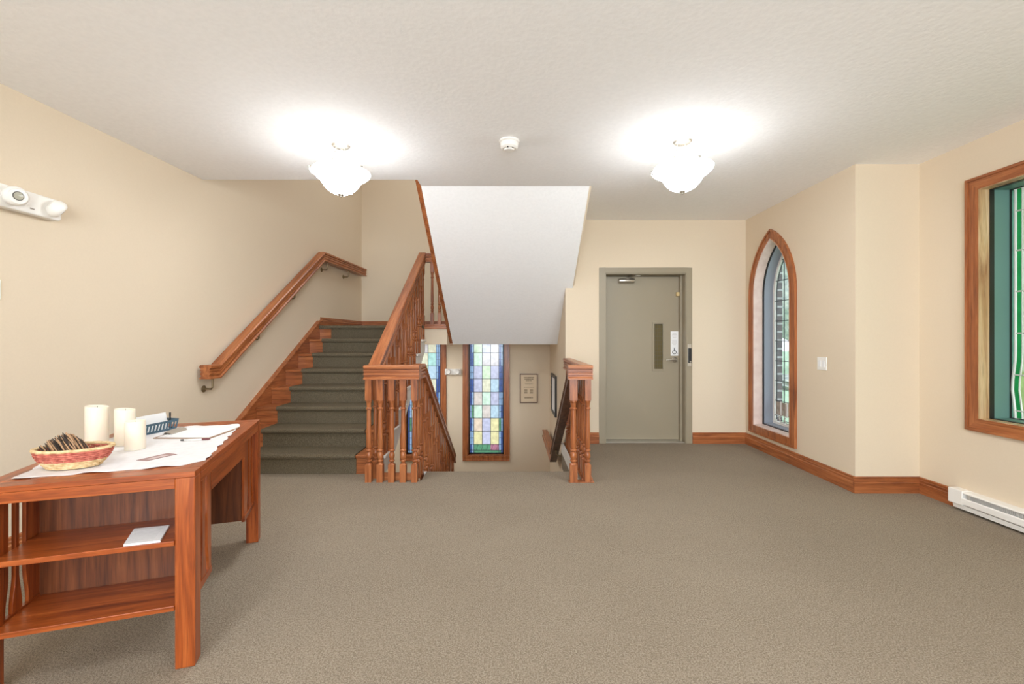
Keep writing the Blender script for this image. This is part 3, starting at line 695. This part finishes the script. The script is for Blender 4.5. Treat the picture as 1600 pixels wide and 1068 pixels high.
# ------------------------------------------------------------------ lamps
def chandelier(x, y, label, rot):
    t_ = thing('ceiling_lamp', label, 'ceiling lamp', (x, y, H-.40), rot, 'bowl ceiling lamps', world=False)
    MB().lathe([(0, .40), (.070, .40), (.070, .388), (.058, .376), (.02, .370), (.0, .370)], seg=28).build('canopy', M['nickel'], t_, smooth='auto', origin=(0, 0, 0))
    # scalloped bell bowl
    pf = [(.012, .022), (.05, .026), (.095, .046), (.130, .078), (.150, .108), (.166, .126), (.195, .142), (.218, .160), (.224, .176), (.218, .186), (.212, .180), (.19, .160), (.158, .140), (.140, .112), (.12, .082), (.09, .056), (.05, .038), (.012, .034)]
    mb = MB(); seg = 48; n = len(pf); vs = []
    for i in range(seg):
        a = 2*PI*i/seg; wv = .5+.5*math.cos(3*a)
        for r, z in pf:
            k = max(0, (r-.15)/.07); vs.append((.93*r*math.cos(a)*(1+.03*k*wv), .93*r*math.sin(a)*(1+.03*k*wv), z*1.05+.008*k*wv))
    fs = [(i*n+k, ((i+1) % seg)*n+k, ((i+1) % seg)*n+k+1, i*n+k+1) for i in range(seg) for k in range(n-1)]
    mb.add(vs, fs); mb.mi = [0 if f_i % (n-1) < 8 else 1 for f_i in range(len(fs))]
    mb.build('glass_bowl', [M['bowl'], M['bowl_in']], t_, smooth=True, origin=(0, 0, 0))
    MB().lathe([(0, 0), (.006, .002), (.009, .010), (.006, .014), (.022, .018), (.024, .024), (.012, .032)], seg=16).build('finial', M['nickel'], t_, smooth='auto', origin=(0, 0, 0))
    MB().tube([(0, 0, .03), (0, 0, .375)], .004).build('stem', M['nickel'], t_, origin=(0, 0, 0))
    for k in range(3):
        a = 2*PI*(k+.5)/3; c_, s2 = math.cos(a), math.sin(a)
        MB().tube([(r*c_, r*s2, z) for r, z in ((.035, .375), (.042, .34), (.062, .27), (.10, .21), (.150, .192), (.190, .204), (.216, .196))], .0042, 8).build('rod', M['nickel'], t_, smooth=True, origin=(0, 0, 0))
        MB().tube([(r*c_, r*s2, z) for r, z in ((.222, .196), (.222, .170), (.205, .146), (.168, .124))], [.0055, .0045, .0045, .0055], 8).build('clip', M['nickel'], t_, smooth=True, origin=(0, 0, 0))
    lamp('bulb', 'POINT', (0, 0, .13), P_CHAND, (.93, .97, 1), .07, parent=t_)
    return t_
chandelier(-1.30, 3.38, 'white glass bowl ceiling lamp nearer the left wall and staircase', .55)
chandelier(1.25, 3.31, 'white glass bowl ceiling lamp nearer the grey door and arched window', -.35)
chandelier(-1.30, .2, 'added fill lamp out of view, white glass bowl, above the near left of the hall', .3)  # this lamp and the next are added out of view as fill
chandelier(1.25, .2, 'added fill lamp out of view, white glass bowl, above the near right of the hall', .1)  # second added lamp, unseen, for fill

t_ = thing('smoke_detector', 'round white smoke detector on the ceiling between the lamps', 'smoke detector', (-.03, 3.32, H))
MB().lathe([(0, H), (.075, H), (.075, H-.012), (.066, H-.018), (.064, H-.05), (.052, H-.062), (0, H-.062)], (-.03, 3.32, 0), 28).build('housing', M['white'], t_, smooth='auto')
MB().lathe([(0, H-.062), (.038, H-.062), (.034, H-.072), (0, H-.074)], (-.03, 3.32, 0), 20).build('sensor_cap', M['white'], t_, smooth='auto')
q = MB().lathe([(.006, H-.066), (.006, H-.060)], (-.04, 3.272, 0), 8).lathe([(.005, H-.066), (.005, H-.060)], (-.002, 3.285, 0), 8); q.build('indicator', M['black'], t_)

def ball_head(mb, c, d, r):   # round lamp head aimed along d
    q = MB().lathe([(0, -r*.6), (r*.6, -r*.5), (r*.92, -r*.1), (r, r*.25), (r*.92, r*.55), (r*.74, r*.72), (r*.70, r*.66), (r*.2, r*.55), (0, r*.55)], seg=24)
    d = Vector(d).normalized(); rot = Vector((0, 0, 1)).rotation_difference(d).to_matrix().to_4x4()
    q.xf(Matrix.Translation(c) @ rot); mb.add(q.v, q.f); return mb
ex = XL(2.7)
t_ = thing('emergency_light', 'white twin-head emergency light high on the left wall', 'emergency light', (ex, 2.67, 2.03))
body = MB(); body.prism([(2.40, 2.035), (2.84, 2.035), (2.855, 2.05), (2.855, 2.15), (2.84, 2.165), (2.40, 2.165)], 0, ex+.004, ex+.06)
body.build('housing', M['white'], t_, bevel=.008)
M['lens'] = mat('grey_lens', (170, 166, 150), .15)
for (y, d) in ((2.56, (.9, -.35, -.1)), (2.785, (.45, .75, -.55))):
    cc = Vector((ex+.085, y, 2.105)); dd = Vector(d).normalized()
    h = ball_head(MB(), cc, d, .056).build('lamp_head', M['white'], t_, smooth='auto')
    q = MB().lathe([(0, .036), (.0215, .036), (.0212, .0435), (0, .0455)], seg=24).lathe([(0, .034), (.0245, .034), (.0245, .0428), (0, .0428)], seg=24, mi=1).lathe([(0, .030), (.040, .030), (.040, .037), (.0245, .041), (0, .041)], seg=24, mi=2)
    q.xf(Matrix.Translation(cc) @ Vector((0, 0, 1)).rotation_difference(dd).to_matrix().to_4x4())
    q2 = q.build('lens', [M['lens'], M['black'], M['white']], h, origin=t_.location); 
    h_ = q2
MB().box(ex+.06, ex+.0605, 2.665, 2.69, 2.062, 2.070).build('indicator_mark', M['mark'], t_)
t_ = thing('emergency_light', 'small cream twin-head emergency light between the stairwell windows', 'emergency light', (-1.06, YB, .66))
MB().box(-1.20, -.92, YB-.05, YB, .66, .76).build('housing', M['white'], t_, bevel=.006)
for x in (-1.14, -.98): ball_head(MB(), (x, YB-.075, .72), (0, -1, -.2), .05).build('lamp_head', M['white'], t_, smooth='auto')

def plate(name, label, pts, out):
    t_ = thing(name, label, 'light switch', pts); x, y, z = pts; return t_
t_ = thing('light_switch', 'cream double light switch on the wall right of the arched window', 'light switch', (XA, 4.16, 1.06))
MB().box(XA-.007, XA, 4.098, 4.222, 1.0, 1.12).build('plate', M['white'], t_, bevel=.002)
for y in (4.135, 4.185): MB().prism([(XA-.007, 1.03), (XA-.012, 1.03), (XA-.008, 1.09), (XA-.007, 1.09)], 1, y-.016, y+.016).build('rocker', M['paper'], t_)
xs_ = XL(2.53)
t_ = thing('light_switch', 'white switch plate on the left wall below the emergency light', 'light switch', (xs_, 2.53, 1.57))
MB().box(xs_+.002, xs_+.01, 2.45, 2.565, 1.515, 1.628).build('plate', M['white'], t_, bevel=.002)
for y in (2.48, 2.535): MB().box(xs_+.01, xs_+.014, y-.015, y+.015, 1.545, 1.6).build('rocker', M['paper'], t_)

# baseboard heater
t_ = thing('baseboard_heater', 'white electric baseboard heater under the large right window', 'heater', (XR-.03, 2.4, 0))
hy0, hy1 = 1.6, 3.44; xf_ = XR-.07
MB().prism([(XR-.021, .018), (XR-.06, .018), (XR-.066, .05), (XR-.021, .05)], 1, hy0, hy1-.03).build('bottom_rail', M['white'], t_)
MB().prism([(XR-.001, .156), (xf_+.010, .152), (xf_, .146), (xf_, .140), (XR-.030, .146), (XR-.030, .012), (XR-.001, .012)], 1, hy0, hy1-.015).build('back_panel', M['white'], t_)
MB().prism([(xf_, .108), (xf_-.004, .10), (xf_-.004, .062), (xf_+.006, .054), (xf_+.010, .058), (xf_+.004, .066), (xf_+.004, .104)], 1, hy0, hy1-.015).build('front_panel', M['white'], t_)
MB().box(xf_-.005, XR-.001, hy1-.11, hy1, .048, .158).build('end_cap', M['white'], t_, bevel=.005)
g = MB(); y = hy0+.02
while y < hy1-.15: g.box(XR-.058, XR-.032, y, y+.0015, .07, .135); y += .012
g.build('heating_fins', M['offw'], t_)

# pictures
t_ = thing('framed_document', 'framed printed document on the back wall beside the stained window', 'picture', (.26, YB, .16))
px0, px1, pz0, pz1 = .115, .43, .16, .675
f = MB(); y = YB-.02; e = .016
for a in ((px0, px0+e, pz0, pz1), (px1-e, px1, pz0, pz1), (px0+e, px1-e, pz0, pz0+e), (px0+e, px1-e, pz1-e, pz1)): f.box(a[0], a[1], y, YB, a[2], a[3])
f.build('frame', mat('walnut_frame', (96, 62, 40), .4), t_); MB().box(px0+e, px1-e, y+.006, YB, pz0+e, pz1-e).build('document', M['parch'], t_)
g = MB(); cx = (px0+px1)/2; rnd = random.Random(4)
for zc, hh, wd, k in ((.60, .018, .17, 1), (.57, .018, .15, 1), (.545, .012, .10, 1), (.505, .005, .15, 0), (.49, .005, .12, 0), (.43, .008, .17, 1), (.245, .02, .15, 1)):
    x = cx-wd/2
    while x < cx+wd/2: ww = rnd.uniform(.006, .016); g.box(x, x+ww, y+.0052, y+.006, zc, zc+hh); x += ww+.005
for bx in (cx-.08, cx+.02):
    for i in range(5): g.box(bx, bx+.055, y+.0052, y+.006, .33+i*.016, .337+i*.016)
g.build('printed_text', M['ink'], t_)
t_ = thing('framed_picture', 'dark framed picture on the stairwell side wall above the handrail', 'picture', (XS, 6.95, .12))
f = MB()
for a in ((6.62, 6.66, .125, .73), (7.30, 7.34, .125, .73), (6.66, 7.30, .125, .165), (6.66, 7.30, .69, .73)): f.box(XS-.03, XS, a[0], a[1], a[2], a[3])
f.build('frame', M['blackf'], t_); MB().box(XS-.016, XS, 6.66, 7.30, .165, .69).build('glass_reflection', M['paper'], t_)  # white panel paints in the reflection on the picture glass

# ------------------------------------------------------------------ desk
TZ = .7675; TL, TW = 1.205, .68
dk = thing('library_desk', 'mission style reddish oak desk with open end shelves by the left wall', 'desk', (-1.255, 1.767, 0), math.atan2(.321, .947), world=False)
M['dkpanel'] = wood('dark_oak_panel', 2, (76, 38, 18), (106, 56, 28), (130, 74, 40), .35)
DK = dict(parent=dk, origin=(0, 0, 0))
tt = MB(); e = .07
for a, b_ in ((.001, e), (TL-e, TL-.001)): MB().box(-TW+.001, -.001, a, b_, TZ-.022, TZ).build('breadboard_end', DSK[0], bevel=.002, **DK)
tt = MB(); tt.box(-TW+.001, -.001, e+.0015, TL-e-.0015, TZ-.022, TZ); tt.build('tabletop', DSK[1], bevel=.002, **DK)
for (x, y) in ((0, 0), (-TW+.068, 0), (0, TL-.068), (-TW+.068, TL-.068)):
    MB().box(x-.068, x, y, y+.068, 0, TZ-.0225).build('leg', DSK[2], bevel=.004, **DK)
MB().box(-TW+.068, -.068, .002, .024, TZ-.062, TZ-.0225).build('end_rail', DSK[0], bevel=.002, **DK)
MB().box(-TW+.068, -.068, TL-.024, TL-.002, TZ-.062, TZ-.0225).build('end_rail', DSK[0], bevel=.002, **DK)
for x in (-.022, -TW+.0): MB().box(x, x+.022, .068, TL-.068, TZ-.062, TZ-.0225).build('side_rail', DSK[1], bevel=.002, **DK)
for x in (-.045, -TW+.023): MB().box(x, x+.022, .292, TL-.31, .604, TZ-.062).build('apron', DSK[1], bevel=.002, **DK)
# slatted sides of the two shelf ends: boards with tulip-shaped cut-outs at the foot
def slats(x, ya, yb, flip, inner=False):
    w_ = (yb-ya); gw = .036; n_ = 2; zt_, zb_ = TZ-.062, .225
    pos = ([ya+.027, ya+.082] if inner else [ya+.070, ya+.138]) if not flip else [yb-.150, yb-.072]
    def off(z, s):   # the gap leans outwards near the bottom
        u = max(0, (.40-z)/.12); u = min(1, u); return s*.016*u*u*(3-2*u)
    zz = [zb_+.035+i*(zt_-zb_-.035)/24 for i in range(25)]
    eds = [[(ya, z) for z in zz]]
    for p, s in zip(pos, (-1, 1)): eds += [[(p+off(z, s), z) for z in zz], [(p+gw+off(z, s), z) for z in zz]]
    eds += [[(yb, z) for z in zz]]
    for k in (0, 2, 4):
        l_, r_ = eds[k], eds[k+1]
        MB().prism(l_+list(reversed(r_)), 0, x, x+.013).build('slat', DSK[2], bevel=.001, **DK)
    MB().prism([(ya, zb_), (yb, zb_+.012), (yb, zb_+.036), (ya, zb_+.036)], 0, x, x+.016).build('bottom_rail', DSK[1], **DK)
for x, inn in ((-.038, False), (-TW+.051, True)):
    slats(x, .068, .276 if inn else .292, False, inn); slats(x, TL-.31, TL-.068, True)
for z in (.484, .232):
    MB().prism([(-TW+.006, -.004), (-.0685, -.004), (-.0685, .07), (-.042, .07), (-.042, .262), (-TW+.066, .262), (-TW+.066, .0), (-TW+.006, .0)], 2, z, z+.020).build('shelf', DSK[0], bevel=.003, **DK)
    MB().box(-TW+.042, -.042, TL-.292, TL-.006, z, z+.020).build('shelf', DSK[0], bevel=.003, **DK)
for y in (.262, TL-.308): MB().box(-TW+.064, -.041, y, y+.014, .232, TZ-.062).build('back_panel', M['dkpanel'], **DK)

def D(x, y, z=0):   # desk-local to world
    a = math.atan2(.321, .947); return (-1.255+x*math.cos(a)-y*math.sin(a), 1.767+x*math.sin(a)+y*math.cos(a), z)
DR = math.atan2(.321, .947); O0 = (0, 0, 0)
# cloth with a soft wavy hem
pts = []
cor = [(-.61, .096), (-.086, .104), (-.012, .172), (-.072, 1.006), (-.09, 1.05), (-.40, 1.075), (-.63, 1.07), (-.636, .288)]
rnd = random.Random(9)
for i in range(len(cor)):
    a, b_ = cor[i], cor[(i+1) % len(cor)]; L = math.dist(a, b_); k = max(2, int(L/.025))
    for j in range(k):
        u = j/k; wv = .006*math.sin(j*1.3+i*2)+rnd.uniform(-.002, .002) if 0 < j else 0
        nx, ny = (b_[1]-a[1])/L, -(b_[0]-a[0])/L
        pts.append((a[0]+(b_[0]-a[0])*u+nx*wv, a[1]+(b_[1]-a[1])*u+ny*wv))
cloth = MB(); n = len(pts); cx, cy = -.34, .58
rings = [1, .985, .95, .8, .5]
vs = []
for ri, s in enumerate(rings):
    for i, (x, y) in enumerate(pts):
        hgt = (0, .0015, .0012, .0010, .001)[ri]+(.004*max(0, math.sin(i*.75+1)) if ri < 2 else 0)
        vs.append((cx+(x-cx)*s, cy+(y-cy)*s, hgt+.0005))
vs.append((cx, cy, .0015))
fs = [(r*n+i, r*n+(i+1) % n, (r+1)*n+(i+1) % n, (r+1)*n+i) for r in range(len(rings)-1) for i in range(n)]+[((len(rings)-1)*n+i, (len(rings)-1)*n+(i+1) % n, len(vs)-1) for i in range(n)]
cloth.add(vs, fs); o = cloth.build('table_runner', M['cloth'], smooth=True); o.location = (-1.255, 1.767, TZ); o.rotation_euler = (0, 0, DR)
tag(o, 'white cloth runner with wavy hem spread on the desk', 'tablecloth')
CZ = TZ+.0022
def candle(x, y, r, h, label, dip):
    t_ = thing('pillar_candle', label, 'candle', D(x, y, CZ), DR, 'ivory pillar candles', world=False)
    mb = MB(); seg = 32; pf = [(r*.97, 0), (r, .005), (r, h-.012), (r*.985, h-.003), (r*.95, h), (r*.88, h-.003), (r*.6, h-.012), (0, h-.014)]
    n = len(pf); vs = []
    for i in range(seg):
        a = 2*PI*i/seg
        for k, (rr, z) in enumerate(pf): vs.append((rr*math.cos(a), rr*math.sin(a), z+(dip*math.cos(a) if k > 1 else 0)*min(1, rr/r)))
    mb.add(vs, [(i*n+k, ((i+1) % seg)*n+k, ((i+1) % seg)*n+k+1, i*n+k+1) for i in range(seg) for k in range(n-1)]+[tuple(i*n for i in range(seg))])
    mb.build('wax', M['wax'], t_, smooth='auto', origin=O0)
    MB().tube([(0, 0, h-.016), (.001, 0, h-.006), (.003, .001, h)], .0015, 6).build('wick', M['twigd'], t_, origin=O0)
candle(-.598, .64, .045, .193, 'tallest ivory pillar candle, behind the woven basket', -.005)
candle(-.479, .622, .041, .175, 'middle-height ivory pillar candle standing at the back of the three', -.005)
candle(-.390, .50, .040, .133, 'shortest ivory pillar candle, in front beside the blue basket', 0)

# woven oval basket with a bundle of sticks
t_ = thing('woven_basket', 'oval red and straw woven basket at the near end of the desk', 'basket', D(-.485, .222, CZ), 0.25, world=False)
def wov(z0, z1, rows_, fr, name, m_, ph):
    mb = MB(); seg = 72
    for k in range(rows_):
        z = z0+(z1-z0)*(k+.5)/rows_; f_ = fr(z)
        path = []
        for i in range(seg+1):
            a = 2*PI*i/seg; rr = f_+.0022*(1 if (i//2+k+ph) % 2 else -1)
            path.append((rr*math.cos(a), rr*.66*math.sin(a), z+.0))
        mb.tube(path, (z1-z0)/rows_*.56, 6)
    mb.build(name, m_, t_, smooth=True, origin=O0)
fr = lambda z: .078+.048*math.sin(min(1, z/.080)*PI/2)
wov(.0035, .034, 4, fr, 'straw_weave', M['wick'], 0); wov(.034, .074, 5, fr, 'red_weave', M['red'], 1); wov(.073, .085, 1, lambda z: .127, 'rim', M['wick'], 0)
MB().lathe([(0, .003), (.080, .003), (.080, .006), (0, .006)], sx=1, sy=.66, seg=36).build('basket_base', M['wick'], t_, origin=O0)
mb = MB()
for i in range(36):
    a = 2*PI*(i+.5)/36; mb.tube([(.078*math.cos(a), .0515*math.sin(a), .004), (fr(.04)*math.cos(a), fr(.04)*.66*math.sin(a), .04), (.125*math.cos(a), .0825*math.sin(a), .076)], .0022, 5)
mb.build('stake', M['wick'], t_, origin=O0)
bw_ = D(-.485, .222, CZ)
tw = thing('twig_bundle', 'bundle of dark and tan twigs lying in the woven basket', 'twigs', (bw_[0]-.022, bw_[1]-.004, CZ+.012), 0, world=False)
mb = [MB(), MB()]; rnd = random.Random(2)
for i in range(150):
    u = rnd.uniform(-.062, .050); y = rnd.uniform(-.040, .040)
    top = .088+.034*max(0, 1-abs(u+.004)/.055)-.25*abs(y)+rnd.uniform(-.008, .006)
    p1 = Vector((u-.028, y+.012, top)); p0 = Vector((u+.030, y-.010, top-.045+rnd.uniform(-.004, .004))); p0.z = max(p0.z, .02)
    mb[i % 2].tube([p0, (p0+p1)/2+Vector((0, 0, rnd.uniform(0, .008))), p1], [.0022, .0026, .0016], 5)
mb[0].build('dark_twigs', M['twigd'], tw, origin=O0); mb[1].build('tan_twigs', M['twigl'], tw, origin=O0)

# blue slotted plastic basket with envelopes
ba = math.atan2(.138, .077)
t_ = thing('plastic_basket', 'blue slotted plastic basket of papers behind the candles', 'basket', D(-.50, .93, CZ), DR+math.atan2(1.02-.80, .51-.385), world=False)
BL, BW_, BH = .24, .11, .058
def wallp(p0, p1, nrm, nslot, name):
    p0, p1 = Vector(p0), Vector(p1); L = (p1-p0).length; d = (p1-p0)/L; mb = MB(); o_ = Vector(nrm)
    def bar(a, b_, z0, z1):
        fl = lambda z: o_*(.016*z/BH)
        vs = []
        for s in (a, b_):
            for z in (z0, z1):
                for th in (0, .003): vs.append(tuple(p0+d*s+Vector((0, 0, z))+fl(z)-o_*th))
        mb.add(vs, [(0, 1, 3, 2), (4, 6, 7, 5), (0, 4, 5, 1), (2, 3, 7, 6), (0, 2, 6, 4), (1, 5, 7, 3)])
    bar(0, L, 0, .012); bar(0, L, BH-.012, BH)
    for i in range(nslot+1):
        s = i*(L-.008)/nslot; bar(s, s+.008, .012, BH-.012)
    mb.build(name, M['bluep'], t_, origin=O0)
a2, b2 = BL/2, BW_/2
wallp((-a2, -b2, 0), (a2, -b2, 0), (0, -1, 0), 12, 'long_side'); wallp((a2, b2, 0), (-a2, b2, 0), (0, 1, 0), 12, 'long_side')
wallp((a2, -b2, 0), (a2, b2, 0), (1, 0, 0), 5, 'short_side'); wallp((-a2, b2, 0), (-a2, -b2, 0), (-1, 0, 0), 5, 'short_side')
MB().box(-a2, a2, -b2, b2, 0, .003).build('bottom', M['bluep'], t_, origin=O0)
wp = t_.location; rt = t_.rotation_euler.z
for i in range(5):
    yy = -.03+i*.014
    o = MB().add([(-.105, 0, 0), (.095, 0, 0), (.095, .022, .094-.003*i), (-.105, .022, .092-.003*i), (-.105, .002, 0), (.095, .002, 0), (.095, .024, .094-.003*i), (-.105, .024, .092-.003*i)],
                 [(0, 1, 2, 3), (4, 7, 6, 5), (0, 4, 5, 1), (2, 6, 7, 3), (0, 3, 7, 4), (1, 5, 6, 2)]).build('envelope', M['paper'], origin=O0)
    o.location = (wp[0]-math.sin(rt)*yy, wp[1]+math.cos(rt)*yy, CZ+.004); o.rotation_euler = (0, 0, rt)
    tag(o, 'white envelope standing upright in the blue plastic basket', 'envelope', 'envelopes in the blue basket')
o = MB().tube([(.006, 0, 0), (.006, 0, .070), (.006, 0, .072), (.006, 0, .092)], [.004, .004, .0048, .0048], 10).build('marker_pen', M['black'], origin=O0)
o.location = (wp[0]+math.cos(rt)*.105+math.sin(rt)*.02, wp[1]+math.sin(rt)*.105-math.cos(rt)*.02, CZ+.004); tag(o, 'black pen standing in the corner of the blue basket', 'pen')

# clipboard: corners (desk local)
A_, B_, C_, D_ = [Vector((x, y, 0)) for x, y in ((-.407, .736), (-.127, .640), (-.052, .900), (-.345, 1.000))]
o_c = D(-.23, .82, CZ)
t_ = thing('clipboard', 'brown clipboard holding a white sheet on the cloth', 'clipboard', o_c, DR, world=False)
ctr = Vector((-.23, .82, 0))
def quad(name, pts, z0, z1, m_, parent):
    pts = [p-ctr for p in pts]; n = len(pts)
    return MB().prism([(p.x, p.y) for p in pts], 2, z0, z1).build(name, m_, parent, origin=O0)
quad('board', [A_, B_, C_, D_], 0, .004, M['brown'], t_)
lp = lambda u, v: (A_*(1-u)+B_*u)*(1-v)+(D_*(1-u)+C_*u)*v
quad('sheet', [lp(.06, .03), lp(.97, .03), lp(.97, .96), lp(.06, .96)], .0042, .006, M['paper'], t_)
cc = lp(.05, .5)-ctr; dd = (D_-A_).normalized(); ee = (B_-A_).normalized()
mb = MB()
P_ = lambda a, b_, z: tuple(cc+dd*a+ee*b_+Vector((0, 0, z)))
vs = [P_(a, b_, z) for a in (-.065, .065) for b_, z in ((-.015, .006), (.0, .020), (.018, .022), (.036, .009), (.036, .0065), (.016, .018), (.0, .016), (-.012, .006))]
mb.add(vs, [tuple(range(8)), tuple(range(15, 7, -1))]+[(i, 8+i, 8+(i+1) % 8, (i+1) % 8) for i in range(8)])
mb.tube([P_(-.05, .008, .018), P_(.05, .008, .018)], .008, 10)
mb.build('clip', M['nickel'], t_, smooth='auto', origin=O0)
pa, pb = Vector(D(-.249, .622, CZ+.0055)), Vector(D(-.115, .607, CZ+.0055))
t_ = thing('pen', 'white pen with dark ends lying on the cloth before the clipboard', 'pen', tuple(pa))
dv = pb-pa
MB().tube([pa+dv*.12, pa+dv*.72], .0045, 10).build('barrel', M['white'], t_, smooth=True); MB().tube([pa, pa+dv*.12], [.0035, .0045], 10).build('plug', M['black'], t_); MB().tube([pa+dv*.72, pa+dv*.95, pb], [.0052, .0050, .002], 10).build('pen_cap', mat('maroon_plastic', (110, 60, 62), .4), t_)
ctr = Vector((-.23, .29, 0))
t_ = thing('leaflet', 'narrow dusty pink leaflet lying on the cloth near the desk corner', 'leaflet', D(-.23, .29, CZ), DR, world=False)
quad('leaflet_sheet', [Vector(p) for p in ((-.293, .262, 0), (-.245, .232, 0), (-.165, .322, 0), (-.213, .358, 0))], 0, .001, M['pink'], t_)
quad('printed_band', [Vector(p) for p in ((-.262, .265, 0), (-.240, .250, 0), (-.190, .308, 0), (-.212, .325, 0))], .001, .0014, mat('print_grey', (196, 176, 172), .7), t_)
ctr = Vector((-.19, .10, 0))
t_ = thing('booklet', 'white booklet lying on the upper shelf of the desk', 'booklet', D(-.19, .10, .504), DR, world=False)
nbp = [Vector(p) for p in ((-.232, .004, 0), (-.262, .165, 0), (-.139, .160, 0), (-.115, .002, 0))]
quad('pages', nbp, 0, .007, M['paper'], t_); quad('cover', nbp, .007, .0078, M['paper'], t_)
g = MB()
for i in range(9):
    y = .03+i*.013; g.box(-.225+y*-.15-ctr.x, -.14-ctr.x-y*.1, y-ctr.y, y+.003-ctr.y, .0078, .0081)
g.build('printed_lines', mat('faint_print', (205, 203, 202), .8), t_, origin=O0)

# cleanup of helper properties
for o in WL:
    if '_w' in o: del o['_w']
